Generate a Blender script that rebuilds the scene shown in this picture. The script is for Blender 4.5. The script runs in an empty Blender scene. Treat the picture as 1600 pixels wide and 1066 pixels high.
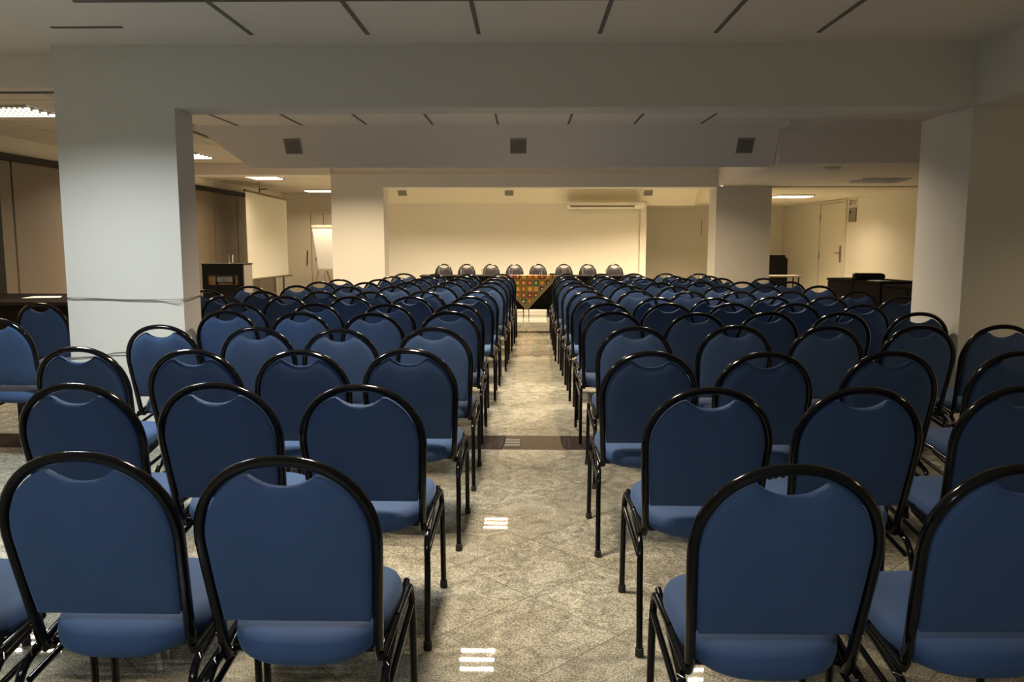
import bpy, bmesh, math, random
from mathutils import Vector, Matrix

random.seed(7)
C = bpy.context.scene.collection
PI = math.pi

# ------------------------------------------------------------------ camera
CAM_H = 1.33
FPX = 1290.0
pitch = math.atan((533 - 375) / FPX)
yaw = 0.0169
cam_d = bpy.data.cameras.new('camera')
cam_d.sensor_width = 36.0
cam_d.lens = 36.0 * FPX / 1600.0
cam_d.clip_start = 0.02
cam_d.clip_end = 100
cam = bpy.data.objects.new('camera', cam_d)
C.objects.link(cam)
cam.location = (0, 0, CAM_H)
cam.rotation_euler = (PI / 2 - pitch, 0, yaw)
bpy.context.scene.camera = cam

# ------------------------------------------------------------------ world / exposure
w = bpy.data.worlds.new('world')
bpy.context.scene.world = w
w.use_nodes = True
w.node_tree.nodes['Background'].inputs[0].default_value = (0.9, 0.92, 1.0, 1)
w.node_tree.nodes['Background'].inputs[1].default_value = 0.02
vs = bpy.context.scene.view_settings
vs.view_transform = 'Standard'
vs.look = 'None'
vs.exposure = 0.75
vs.gamma = 1.0
vs.use_curve_mapping = False
bpy.context.scene.cycles.max_bounces = 7
bpy.context.scene.cycles.diffuse_bounces = 5
bpy.context.scene.cycles.sample_clamp_indirect = 4.0

WARM = (1.0, 0.77, 0.50)
NEUT = (1.0, 0.82, 0.60)
COOL = (0.90, 0.98, 1.0)
# ceiling lamps: (x, y, z, width, depth, power, colour, spread degrees, label)
LAMPS = [
    # over the audience, recessed into the raised ceiling
    (-2.40, -0.70, 2.508, 0.34, 0.50, 24, COOL, 150, 'added louvred fill lamp in the ceiling behind the viewer, left one'),  # unseen lamp added as fill, lifts the ambient light
    (-0.44, -0.70, 2.508, 0.34, 0.50, 24, COOL, 150, 'recessed louvred lamp in the ceiling behind the viewer, right one'),
    (-2.40, 3.82, 2.508, 0.60, 0.5, 28, COOL, 132, 'recessed louvred lamp above the nearest left chairs'),
    (-0.44, 3.15, 2.508, 0.34, 0.50, 31, NEUT, 128, 'recessed louvred lamp above the near end of the aisle'),
    (-0.44, 7.10, 2.508, 0.34, 0.50, 54, NEUT, 140, 'recessed louvred lamp above the aisle behind the near beam'),
    (1.54, 6.95, 2.508, 0.34, 0.50, 34, NEUT, 140, 'recessed louvred lamp behind the near beam, right of the aisle'),
    (-0.40, 10.75, 2.508, 0.34, 0.50, 46, WARM, 145, 'recessed louvred lamp above the aisle before the far beam'),
    (1.54, 10.75, 2.508, 0.34, 0.50, 46, WARM, 145, 'recessed louvred lamp before the far beam, right of the aisle'),
    (-2.40, 10.75, 2.508, 0.34, 0.50, 46, WARM, 145, 'recessed louvred lamp before the far beam, left of the aisle'),
    (-2.40, 15.3, 2.508, 0.60, 0.60, 76, NEUT, 140, 'recessed louvred lamp over the stage, left end'),
    (-0.40, 15.3, 2.508, 0.60, 0.60, 76, NEUT, 140, 'recessed louvred lamp over the stage, second from the left'),
    (1.54, 15.3, 2.508, 0.60, 0.60, 76, NEUT, 140, 'recessed louvred lamp over the stage, right end'),
    (3.2, 15.7, 2.508, 0.60, 0.50, 100, WARM, 140, 'recessed louvred lamp in the recess right of the stage wall'),
    # left side aisle, in the tiled ceiling
    (-4.50, 7.30, 2.46, 0.60, 0.50, 34, NEUT, 150, 'louvred ceiling lamp in the left tiled ceiling, nearest of its row'),
    (-4.56, 11.15, 2.46, 0.60, 0.56, 34, NEUT, 150, 'louvred ceiling lamp in the left tiled ceiling beside the big pillar'),
    (-4.48, 14.30, 2.41, 0.50, 0.66, 18, WARM, 150, 'louvred ceiling lamp in the left tiled ceiling above the projection screen'),
    (-4.50, 18.20, 2.41, 0.60, 0.50, 16, WARM, 150, 'farthest ceiling lamp on the left, above the flip chart'),
    # right side aisle
    (4.62, 14.60, 2.10, 0.60, 0.50, 22, WARM, 150, 'louvred ceiling lamp on the right in front of the exit door'),
    (4.10, 2.90, 2.13, 0.60, 0.50, 16, WARM, 150, 'louvred lamp in the low soffit at the near right, beside the viewer'),
    (4.62, 11.10, 2.12, 0.60, 0.50, 0, WARM, 150, 'unlit ceiling lamp in the lowered right ceiling'),
]

# ------------------------------------------------------------------ materials
def new_mat(name):
    m = bpy.data.materials.new(name)
    m.use_nodes = True
    return m, m.node_tree.nodes, m.node_tree.links, m.node_tree.nodes['Principled BSDF']

def simple(name, col, rough=0.5, metal=0.0, noise=0.06, scale=40.0, bump=0.0, spec=0.5, coat=0.0):
    m, n, l, b = new_mat(name)
    tc = n.new('ShaderNodeTexCoord')
    nz = n.new('ShaderNodeTexNoise')
    nz.inputs['Scale'].default_value = scale
    nz.inputs['Detail'].default_value = 4
    l.new(tc.outputs['Object'], nz.inputs['Vector'])
    mr = n.new('ShaderNodeMapRange')
    mr.inputs[3].default_value = 1 - noise
    mr.inputs[4].default_value = 1 + noise
    l.new(nz.outputs['Fac'], mr.inputs[0])
    mx = n.new('ShaderNodeVectorMath'); mx.operation = 'SCALE'
    mx.inputs[0].default_value = col
    l.new(mr.outputs[0], mx.inputs['Scale'])
    l.new(mx.outputs[0], b.inputs['Base Color'])
    b.inputs['Roughness'].default_value = rough
    b.inputs['Metallic'].default_value = metal
    b.inputs['Specular IOR Level'].default_value = spec
    b.inputs['Coat Weight'].default_value = coat
    if bump:
        bp = n.new('ShaderNodeBump')
        bp.inputs['Strength'].default_value = bump
        bp.inputs['Distance'].default_value = 0.002
        l.new(nz.outputs['Fac'], bp.inputs['Height'])
        l.new(bp.outputs[0], b.inputs['Normal'])
    return m

M = {}
M['paint'] = simple('white_wall_paint', (0.62, 0.60, 0.55), 0.7, noise=0.02, scale=2.5, bump=0.02)
M['pillar'] = simple('pale_pillar_paint', (0.70, 0.68, 0.63), 0.6, noise=0.015, scale=3, bump=0.02)
M['ceil'] = simple('matt_ceiling_paint', (0.82, 0.76, 0.69), 0.8, noise=0.02, scale=2)
M['cream'] = simple('cream_wall_paint', (0.72, 0.68, 0.585), 0.65, noise=0.03, scale=2)
M['creamceil'] = simple('cream_ceiling_paint', (0.76, 0.71, 0.57), 0.8, noise=0.02, scale=2)
M['partition'] = simple('brown_grey_partition', (0.20, 0.16, 0.12), 0.6, noise=0.08, scale=3)
M['dark'] = simple('dark_wood_laminate', (0.009, 0.006, 0.005), 0.7, noise=0.3, scale=9, spec=0.12)
M['black'] = simple('matt_black', (0.006, 0.0055, 0.0055), 0.5, spec=0.25)
M['gloss'] = simple('glossy_black_enamel', (0.003, 0.003, 0.004), 0.13, noise=0.02, spec=0.3)
M['rubber'] = simple('black_rubber', (0.02, 0.02, 0.02), 0.7)
M['screen'] = simple('white_screen_cloth', (0.66, 0.64, 0.55), 0.8, noise=0.01)
M['paper'] = simple('white_paper', (0.85, 0.85, 0.86), 0.7, noise=0.02, scale=6)
M['bronze'] = simple('bronze_metal', (0.16, 0.12, 0.07), 0.4, metal=0.6)
M['grey'] = simple('grey_plastic', (0.23, 0.20, 0.17), 0.5)
M['louvre'] = simple('dark_grey_grille', (0.34, 0.31, 0.27), 0.6)
M['white_plastic'] = simple('white_plastic', (0.75, 0.72, 0.62), 0.4)
M['white_enamel'] = simple('white_enamel', (0.8, 0.8, 0.78), 0.35)
M['alu'] = simple('polished_aluminium', (0.8, 0.8, 0.8), 0.2, metal=1.0)
M['reflector'] = simple('grey_reflector', (0.30, 0.29, 0.27), 0.4, metal=0.3)
M['steel'] = simple('brushed_steel', (0.4, 0.37, 0.32), 0.3, metal=1.0)
M['pine'] = simple('light_wood', (0.42, 0.24, 0.11), 0.5, noise=0.2, scale=12)
M['keys'] = simple('blue_grey_plastic', (0.32, 0.40, 0.42), 0.5)
M['door'] = simple('cream_door_paint', (0.69, 0.64, 0.52), 0.5, noise=0.02)
M['tabletop'] = simple('pale_laminate', (0.6, 0.57, 0.48), 0.35)
M['blackcloth'] = simple('black_tablecloth', (0.006, 0.006, 0.0055), 0.9, noise=0.2, scale=60, spec=0.1)
M['slot'] = simple('dark_slot', (0.17, 0.155, 0.14), 0.8)
M['wire'] = simple('thin_grey_wire', (0.10, 0.105, 0.105), 0.5)
M['shaft'] = simple('pale_grey_paint', (0.21, 0.195, 0.18), 0.6)

def fabric(name, col):
    m, n, l, b = new_mat(name)
    tc = n.new('ShaderNodeTexCoord')
    w1 = n.new('ShaderNodeTexNoise'); w1.inputs['Scale'].default_value = 420; w1.inputs['Detail'].default_value = 2
    w2 = n.new('ShaderNodeTexNoise'); w2.inputs['Scale'].default_value = 5; w2.inputs['Detail'].default_value = 3
    l.new(tc.outputs['Object'], w1.inputs['Vector']); l.new(tc.outputs['Object'], w2.inputs['Vector'])
    a = n.new('ShaderNodeMath'); a.operation = 'MULTIPLY_ADD'; a.inputs[1].default_value = 0.35; a.inputs[2].default_value = 0.62
    l.new(w1.outputs['Fac'], a.inputs[0])
    a2 = n.new('ShaderNodeMath'); a2.operation = 'MULTIPLY_ADD'; a2.inputs[1].default_value = 0.3
    l.new(w2.outputs['Fac'], a2.inputs[0]); l.new(a.outputs[0], a2.inputs[2])
    sc = n.new('ShaderNodeVectorMath'); sc.operation = 'SCALE'; sc.inputs[0].default_value = col
    l.new(a2.outputs[0], sc.inputs['Scale'])
    l.new(sc.outputs[0], b.inputs['Base Color'])
    b.inputs['Roughness'].default_value = 0.75
    b.inputs['Specular IOR Level'].default_value = 0.25
    b.inputs['Sheen Weight'].default_value = 0.18
    b.inputs['Sheen Roughness'].default_value = 0.45
    b.inputs['Sheen Tint'].default_value = (0.45, 0.65, 1.0, 1)
    bp = n.new('ShaderNodeBump'); bp.inputs['Strength'].default_value = 0.15; bp.inputs['Distance'].default_value = 0.001
    l.new(w1.outputs['Fac'], bp.inputs['Height']); l.new(bp.outputs[0], b.inputs['Normal'])
    return m
M['dusk'] = simple('dark_grey_vinyl', (0.016, 0.014, 0.016), 0.6, spec=0.2)
M['blue'] = fabric('blue_upholstery', (0.038, 0.075, 0.175))

def floor_mat():
    m, n, l, b = new_mat('polished_granite_tiles')
    geo = n.new('ShaderNodeNewGeometry')
    mp = n.new('ShaderNodeMapping'); mp.inputs['Rotation'].default_value = (0, 0, PI / 4)
    l.new(geo.outputs['Position'], mp.inputs['Vector'])
    T = 0.42
    # tile coordinates: a tile corner sits on x=0.02, y=2.98
    c, s = math.cos(PI / 4), math.sin(PI / 4)
    ox, oy = 0.02 * c - 2.96 * s, 0.02 * s + 2.96 * c
    mp.inputs['Location'].default_value = (-ox, -oy, 0)
    dv = n.new('ShaderNodeVectorMath'); dv.operation = 'SCALE'; dv.inputs['Scale'].default_value = 1 / T
    l.new(mp.outputs[0], dv.inputs[0])
    fl = n.new('ShaderNodeVectorMath'); fl.operation = 'FLOOR'; l.new(dv.outputs[0], fl.inputs[0])
    fr = n.new('ShaderNodeVectorMath'); fr.operation = 'FRACTION'; l.new(dv.outputs[0], fr.inputs[0])
    wn = n.new('ShaderNodeTexWhiteNoise'); wn.noise_dimensions = '2D'; l.new(fl.outputs[0], wn.inputs['Vector'])
    sx = n.new('ShaderNodeSeparateXYZ'); l.new(fr.outputs[0], sx.inputs[0])
    def edge(o):
        a = n.new('ShaderNodeMath'); a.operation = 'SUBTRACT'; a.inputs[1].default_value = 0.5; l.new(o, a.inputs[0])
        d = n.new('ShaderNodeMath'); d.operation = 'ABSOLUTE'; l.new(a.outputs[0], d.inputs[0]); return d
    mxx = n.new('ShaderNodeMath'); mxx.operation = 'MAXIMUM'
    l.new(edge(sx.outputs[0]).outputs[0], mxx.inputs[0]); l.new(edge(sx.outputs[1]).outputs[0], mxx.inputs[1])
    gr = n.new('ShaderNodeMath'); gr.operation = 'GREATER_THAN'; gr.inputs[1].default_value = 0.4955; l.new(mxx.outputs[0], gr.inputs[0])
    # granite: speckles + veins, shifted per tile
    off = n.new('ShaderNodeVectorMath'); off.operation = 'MULTIPLY_ADD'
    off.inputs[1].default_value = (7, 7, 7)
    l.new(wn.outputs['Color'], off.inputs[0]); l.new(geo.outputs['Position'], off.inputs[2])
    n1 = n.new('ShaderNodeTexNoise'); n1.inputs['Scale'].default_value = 150; n1.inputs['Detail'].default_value = 3; n1.inputs['Roughness'].default_value = 0.7
    n2 = n.new('ShaderNodeTexNoise'); n2.inputs['Scale'].default_value = 9; n2.inputs['Detail'].default_value = 6; n2.inputs['Distortion'].default_value = 1.6
    n3 = n.new('ShaderNodeTexNoise'); n3.inputs['Scale'].default_value = 45; n3.inputs['Detail'].default_value = 4
    for q in (n1, n2, n3): l.new(off.outputs[0], q.inputs['Vector'])
    r1 = n.new('ShaderNodeValToRGB')
    e = r1.color_ramp.elements
    e[0].position = 0.34; e[0].color = (0.11, 0.11, 0.095, 1)
    e[1].position = 0.64; e[1].color = (0.55, 0.55, 0.49, 1)
    e2 = e.new(0.50); e2.color = (0.34, 0.335, 0.29, 1)
    l.new(n1.outputs['Fac'], r1.inputs[0])
    r2 = n.new('ShaderNodeValToRGB')
    r2.color_ramp.elements[0].position = 0.35; r2.color_ramp.elements[0].color = (0.62, 0.60, 0.55, 1)
    r2.color_ramp.elements[1].position = 0.65; r2.color_ramp.elements[1].color = (1.08, 1.05, 0.98, 1)
    l.new(n2.outputs['Fac'], r2.inputs[0])
    m1 = n.new('ShaderNodeMix'); m1.data_type = 'RGBA'; m1.blend_type = 'MULTIPLY'; m1.inputs[0].default_value = 1
    l.new(r1.outputs[0], m1.inputs[6]); l.new(r2.outputs[0], m1.inputs[7])
    tv = n.new('ShaderNodeMapRange'); tv.inputs[3].default_value = 0.84; tv.inputs[4].default_value = 1.12
    l.new(wn.outputs['Value'], tv.inputs[0])
    m2 = n.new('ShaderNodeVectorMath'); m2.operation = 'SCALE'; l.new(m1.outputs[2], m2.inputs[0]); l.new(tv.outputs[0], m2.inputs['Scale'])
    m3 = n.new('ShaderNodeMix'); m3.data_type = 'RGBA'; l.new(gr.outputs[0], m3.inputs[0]); l.new(m2.outputs[0], m3.inputs[6])
    m3.inputs[7].default_value = (0.13, 0.12, 0.10, 1)
    # dark granite bands across the room between the pillars
    sp = n.new('ShaderNodeSeparateXYZ'); l.new(geo.outputs['Position'], sp.inputs[0])
    bands = None
    for (a, bb) in ((5.15, 5.53), (11.78, 12.08)):
        q = n.new('ShaderNodeMath'); q.operation = 'COMPARE'; q.inputs[1].default_value = (a + bb) / 2; q.inputs[2].default_value = (bb - a) / 2
        l.new(sp.outputs[1], q.inputs[0])
        if bands is None: bands = q
        else:
            z = n.new('ShaderNodeMath'); z.operation = 'MAXIMUM'; l.new(bands.outputs[0], z.inputs[0]); l.new(q.outputs[0], z.inputs[1]); bands = z
    dk = n.new('ShaderNodeVectorMath'); dk.operation = 'SCALE'; dk.inputs[0].default_value = (0.10, 0.08, 0.065)
    l.new(n3.outputs['Fac'], dk.inputs['Scale'])
    m4 = n.new('ShaderNodeMix'); m4.data_type = 'RGBA'; l.new(bands.outputs[0], m4.inputs[0]); l.new(m3.outputs[2], m4.inputs[6]); l.new(dk.outputs[0], m4.inputs[7])
    l.new(m4.outputs[2], b.inputs['Base Color'])
    rr = n.new('ShaderNodeMapRange'); rr.inputs[3].default_value = 0.01; rr.inputs[4].default_value = 0.03
    l.new(n2.outputs['Fac'], rr.inputs[0]); l.new(rr.outputs[0], b.inputs['Roughness'])
    b.inputs['Specular IOR Level'].default_value = 0.10
    return m
M['floor'] = floor_mat()

def tile_ceiling():
    m, n, l, b = new_mat('tiled_ceiling_board')
    geo = n.new('ShaderNodeNewGeometry')
    br = n.new('ShaderNodeTexBrick')
    br.offset = 0.0; br.squash = 1.0
    br.inputs['Scale'].default_value = 1.0
    br.inputs['Brick Width'].default_value = 1.25; br.inputs['Row Height'].default_value = 0.62
    br.inputs['Mortar Size'].default_value = 0.006
    br.inputs['Color1'].default_value = (0.66, 0.59, 0.49, 1); br.inputs['Color2'].default_value = (0.63, 0.56, 0.47, 1)
    br.inputs['Mortar'].default_value = (0.22, 0.19, 0.15, 1)
    l.new(geo.outputs['Position'], br.inputs['Vector'])
    l.new(br.outputs['Color'], b.inputs['Base Color'])
    b.inputs['Roughness'].default_value = 0.8
    return m
M['tiles'] = tile_ceiling()

def emis(name, col, s):
    m, n, l, b = new_mat(name)
    b.inputs['Base Color'].default_value = (*col, 1)
    b.inputs['Emission Color'].default_value = (*col, 1)
    b.inputs['Emission Strength'].default_value = s
    return m
M['tube_warm'] = emis('lit_warm_tube', (1.0, 0.86, 0.66), 1.1)
M['tube_cool'] = emis('lit_cool_tube', (0.92, 1.0, 1.0), 1.2)

def glass():
    m, n, l, b = new_mat('clear_glass')
    b.inputs['Base Color'].default_value = (0.95, 0.97, 0.96, 1)
    b.inputs['Roughness'].default_value = 0.03
    b.inputs['Transmission Weight'].default_value = 1.0
    b.inputs['IOR'].default_value = 1.45
    return m
M['glass'] = glass()

def patchwork():
    m, n, l, b = new_mat('crochet_patchwork')
    tc = n.new('ShaderNodeTexCoord')
    S = 1 / 0.108
    sc = n.new('ShaderNodeVectorMath'); sc.operation = 'SCALE'; sc.inputs['Scale'].default_value = S
    l.new(tc.outputs['Object'], sc.inputs[0])
    sep = n.new('ShaderNodeSeparateXYZ'); l.new(sc.outputs[0], sep.inputs[0])
    cb = n.new('ShaderNodeCombineXYZ'); l.new(sep.outputs[0], cb.inputs[0]); l.new(sep.outputs[2], cb.inputs[1])
    fl = n.new('ShaderNodeVectorMath'); fl.operation = 'FLOOR'; l.new(cb.outputs[0], fl.inputs[0])
    fr = n.new('ShaderNodeVectorMath'); fr.operation = 'FRACTION'; l.new(cb.outputs[0], fr.inputs[0])
    wn = n.new('ShaderNodeTexWhiteNoise'); wn.noise_dimensions = '2D'; l.new(fl.outputs[0], wn.inputs['Vector'])
    rp = n.new('ShaderNodeValToRGB'); rp.color_ramp.interpolation = 'CONSTANT'
    cols = [(0.50, 0.10, 0.01), (0.36, 0.17, 0.02), (0.02, 0.11, 0.09), (0.55, 0.30, 0.06), (0.18, 0.012, 0.02), (0.50, 0.13, 0.012), (0.06, 0.02, 0.05), (0.30, 0.06, 0.05)]
    e = rp.color_ramp.elements
    e[0].position = 0; e[0].color = (*cols[0], 1)
    e[1].position = 1 / len(cols); e[1].color = (*cols[1], 1)
    for i in range(2, len(cols)):
        q = e.new(i / len(cols)); q.color = (*cols[i], 1)
    l.new(wn.outputs['Value'], rp.inputs[0])
    ce = n.new('ShaderNodeVectorMath'); ce.operation = 'SUBTRACT'; ce.inputs[1].default_value = (0.5, 0.5, 0); l.new(fr.outputs[0], ce.inputs[0])
    ab = n.new('ShaderNodeVectorMath'); ab.operation = 'ABSOLUTE'; l.new(ce.outputs[0], ab.inputs[0])
    sa = n.new('ShaderNodeSeparateXYZ'); l.new(ab.outputs[0], sa.inputs[0])
    mxx = n.new('ShaderNodeMath'); mxx.operation = 'MAXIMUM'; l.new(sa.outputs[0], mxx.inputs[0]); l.new(sa.outputs[1], mxx.inputs[1])
    ln = n.new('ShaderNodeVectorMath'); ln.operation = 'LENGTH'; l.new(ce.outputs[0], ln.inputs[0])
    fw_ = n.new('ShaderNodeMath'); fw_.operation = 'LESS_THAN'; fw_.inputs[1].default_value = 0.2; l.new(ln.outputs['Value'], fw_.inputs[0])
    hs = n.new('ShaderNodeMix'); hs.data_type = 'RGBA'; l.new(fw_.outputs[0], hs.inputs[0]); l.new(rp.outputs[0], hs.inputs[6])
    cc = n.new('ShaderNodeMix'); cc.data_type = 'RGBA'; cc.inputs[6].default_value = (0.60, 0.16, 0.015, 1); cc.inputs[7].default_value = (0.60, 0.47, 0.22, 1)
    l.new(wn.outputs['Color'], cc.inputs[0]); l.new(cc.outputs[2], hs.inputs[7])
    g1 = n.new('ShaderNodeMath'); g1.operation = 'GREATER_THAN'; g1.inputs[1].default_value = 0.36; l.new(mxx.outputs[0], g1.inputs[0])
    b1 = n.new('ShaderNodeMix'); b1.data_type = 'RGBA'; l.new(g1.outputs[0], b1.inputs[0]); l.new(hs.outputs[2], b1.inputs[6]); b1.inputs[7].default_value = (0.02, 0.035, 0.015, 1)
    # cream stitches on the outermost ring
    g2 = n.new('ShaderNodeMath'); g2.operation = 'GREATER_THAN'; g2.inputs[1].default_value = 0.455; l.new(mxx.outputs[0], g2.inputs[0])
    ck = n.new('ShaderNodeTexChecker'); ck.inputs['Scale'].default_value = 7; l.new(cb.outputs[0], ck.inputs['Vector'])
    g3 = n.new('ShaderNodeMath'); g3.operation = 'MULTIPLY'; l.new(g2.outputs[0], g3.inputs[0]); l.new(ck.outputs['Fac'], g3.inputs[1])
    b2 = n.new('ShaderNodeMix'); b2.data_type = 'RGBA'; l.new(g3.outputs[0], b2.inputs[0]); l.new(b1.outputs[2], b2.inputs[6]); b2.inputs[7].default_value = (0.60, 0.48, 0.20, 1)
    l.new(b2.outputs[2], b.inputs['Base Color'])
    b.inputs['Roughness'].default_value = 0.9
    return m
M['patch'] = patchwork()
M['band_green'] = simple('green_cloth', (0.13, 0.17, 0.09), 0.9, noise=0.2, scale=80)
M['band_orange'] = simple('rust_cloth', (0.36, 0.15, 0.04), 0.9, noise=0.2, scale=80)

# ------------------------------------------------------------------ geometry helpers
def link_mesh(name, bm, mat, parent=None, smooth=False):
    bmesh.ops.recalc_face_normals(bm, faces=bm.faces)
    me = bpy.data.meshes.new(name)
    bm.to_mesh(me); bm.free()
    me.materials.append(mat)
    if smooth:
        for p in me.polygons: p.use_smooth = True
        try: me.set_sharp_from_angle(angle=math.radians(40))
        except Exception: pass
    o = bpy.data.objects.new(name, me)
    C.objects.link(o)
    if parent is not None: o.parent = parent
    return o

def box(bm, x0, x1, y0, y1, z0, z1):
    v = [bm.verts.new((x, y, z)) for z in (z0, z1) for y in (y0, y1) for x in (x0, x1)]
    for f in ((0, 1, 3, 2), (4, 6, 7, 5), (0, 4, 5, 1), (2, 3, 7, 6), (0, 2, 6, 4), (1, 5, 7, 3)):
        bm.faces.new([v[i] for i in f])
    return v

def bbox(x0, x1, y0, y1, z0, z1, bev=0.0):
    bm = bmesh.new(); box(bm, x0, x1, y0, y1, z0, z1)
    if bev:
        bmesh.ops.bevel(bm, geom=bm.edges[:], offset=bev, segments=2, affect='EDGES')
    return bm

def prism(bm, pts, axis, a, b):
    """extrude a polygon (list of 2D points) along an axis between a and b"""
    def mk(p, t):
        if axis == 'x': return (t, p[0], p[1])
        if axis == 'y': return (p[0], t, p[1])
        return (p[0], p[1], t)
    A = [bm.verts.new(mk(p, a)) for p in pts]; B = [bm.verts.new(mk(p, b)) for p in pts]
    n = len(pts)
    bm.faces.new(A); bm.faces.new(B[::-1])
    for i in range(n): bm.faces.new((A[i], A[(i + 1) % n], B[(i + 1) % n], B[i]))

def smooth_path(P, sub=6, closed=False):
    P = [Vector(p) for p in P]; out = []
    n = len(P)
    for i in range(n - 1):
        p0 = P[max(i - 1, 0)]; p1 = P[i]; p2 = P[i + 1]; p3 = P[min(i + 2, n - 1)]
        for k in range(sub):
            t = k / sub
            out.append(0.5 * ((2 * p1) + (-p0 + p2) * t + (2 * p0 - 5 * p1 + 4 * p2 - p3) * t * t + (-p0 + 3 * p1 - 3 * p2 + p3) * t ** 3))
    out.append(P[-1])
    return out

def fillet(P, r, seg=5):
    """polyline with its corners rounded"""
    P = [Vector(p) for p in P]; out = [P[0]]
    for i in range(1, len(P) - 1):
        a = P[i - 1] - P[i]; b = P[i + 1] - P[i]
        la, lb = a.length, b.length
        d = min(r, la * 0.49, lb * 0.49)
        s = P[i] + a / la * d; e = P[i] + b / lb * d
        for k in range(seg + 1):
            t = k / seg
            out.append((1 - t) ** 2 * s + 2 * t * (1 - t) * P[i] + t * t * e)
    out.append(P[-1])
    return out

def tube(bm, path, rx, ry=None, seg=10, ref=Vector((0, 1, 0)), cap=True):
    """sweep an ellipse; ry is the half size along ref"""
    ry = ry or rx
    path = [Vector(p) for p in path]
    rings = []
    n = len(path)
    for i, p in enumerate(path):
        t = (path[min(i + 1, n - 1)] - path[max(i - 1, 0)]).normalized()
        r = ref
        if abs(t.dot(r)) > 0.95: r = Vector((1, 0, 0)) if abs(t.x) < 0.9 else Vector((0, 0, 1))
        u = t.cross(r).normalized(); v = u.cross(t).normalized()
        if rings:
            pass
        rings.append([bm.verts.new(p + u * math.cos(a) * rx + v * math.sin(a) * ry) for a in [2 * PI * k / seg for k in range(seg)]])
    for i in range(n - 1):
        for k in range(seg):
            bm.faces.new((rings[i][k], rings[i][(k + 1) % seg], rings[i + 1][(k + 1) % seg], rings[i + 1][k]))
    if cap:
        bm.faces.new(rings[0][::-1]); bm.faces.new(rings[-1])

def lathe(bm, prof, seg=20, cx=0, cy=0):
    rings = []
    for r, z in prof:
        if r < 1e-5: rings.append([bm.verts.new((cx, cy, z))])
        else: rings.append([bm.verts.new((cx + r * math.cos(2 * PI * k / seg), cy + r * math.sin(2 * PI * k / seg), z)) for k in range(seg)])
    for i in range(len(rings) - 1):
        A, B = rings[i], rings[i + 1]
        for k in range(seg):
            a0 = A[k % len(A)]; a1 = A[(k + 1) % len(A)]; b0 = B[k % len(B)]; b1 = B[(k + 1) % len(B)]
            vs_ = []
            for q in (a0, a1, b1, b0):
                if q not in vs_: vs_.append(q)
            if len(vs_) > 2: bm.faces.new(vs_)

def tag(o, label=None, cat=None, group=None, kind=None):
    if label: o['label'] = label
    if cat: o['category'] = cat
    if group: o['group'] = group
    if kind: o['kind'] = kind
    return o

def empty(name, loc, rz, label, cat, group=None):
    o = bpy.data.objects.new(name, None); C.objects.link(o)
    o.empty_display_size = 0.1
    o.location = loc; o.rotation_euler = (0, 0, rz)
    return tag(o, label, cat, group)

def copy_tree(o, parent=None):
    c = o.copy(); C.objects.link(c); c.parent = parent
    for ch in o.children: copy_tree(ch, c)
    return c

def struct(name, bm, mat, label, cat, smooth=False):
    return tag(link_mesh(name, bm, mat, None, smooth), label, cat, None, 'structure')

# ================================================================== THE ROOM
ZC = 2.508      # raised ceiling
ZT = 2.46      # tiled ceiling of the left side aisle
ZT2 = 2.41
WX0, WX1 = -5.75, 6.0
BACK = 19.6
struct('floor', bbox(WX0 - .2, WX1 + .2, -3.0, BACK + .2, -0.1, 0.0), M['floor'], 'polished speckled granite floor laid in diagonal tiles with dark cross bands', 'floor')
bm = bmesh.new()
box(bm, WX0 - .1, WX1, -3.0, 5.41, ZC, ZC + .1)
box(bm, -3.42, WX1, 5.41, 12.4, ZC, ZC + .1)
box(bm, -3.6, 3.8, 12.8, BACK, ZC, ZC + .1)
struct('ceiling', bm, M['ceil'], 'plain raised ceiling with narrow dark slots above the audience', 'ceiling')
# lowered tiled ceiling on the left
bm = bmesh.new()
prism(bm, [(WX0, 5.5), (-3.32, 5.5), (-3.52, 10.0), (-3.52, 12.42), (WX0, 12.42)], 'z', ZT, ZT + .04)
box(bm, WX0, -3.3, 12.78, BACK, ZT2, ZT2 + .04)
struct('ceiling', bm, M['tiles'], 'lower tiled ceiling over the left side aisle', 'ceiling')
bm = bmesh.new()
prism(bm, [(-3.34, 5.5), (-3.30, 5.5), (-3.50, 10.0), (-3.50, 12.4), (-3.54, 12.4), (-3.54, 10.0)], 'z', ZT - .004, ZC)
struct('trim_1', bm, M['ceil'], 'upright edge between the tiled left ceiling and the raised ceiling', 'ceiling edge')
bm = bmesh.new()
prism(bm, [(-3.37, 6.0), (-3.335, 6.0), (-3.475, 9.3), (-3.51, 9.3)], 'z', ZT - .02, ZT + .001)
struct('trim_2', bm, M['slot'], 'dark channel along the edge of the tiled left ceiling', 'ceiling channel')
# near beam with its set-back left part
struct('trim_3', bbox(-2.89, 2.69, 5.15, 5.41, 2.13, ZC), M['pillar'], 'deep painted beam crossing the hall between the two near pillars', 'beam')
struct('trim_4', bbox(WX0, -2.89, 5.38, 5.52, 2.293, ZC), M['ceil'], 'shallow beam left of the big pillar', 'beam')
struct('trim_5', bbox(WX0, -2.9, 5.50, 5.53, 2.283, 2.30), M['slot'], 'dark strip painted as the shadow line under the shallow left beam', 'ceiling channel')  # dark strip puts the shadow line under the beam into colour
struct('trim_6', bbox(2.69, 2.9, -3.0, 5.15, 2.13, ZC), M['pillar'], 'beam running from the near right pillar toward the viewer', 'beam')
struct('ceiling', bbox(2.9, WX1, -3.0, 5.15, 2.13, 2.2), M['creamceil'], 'low cream soffit at the near right edge', 'ceiling')
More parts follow.
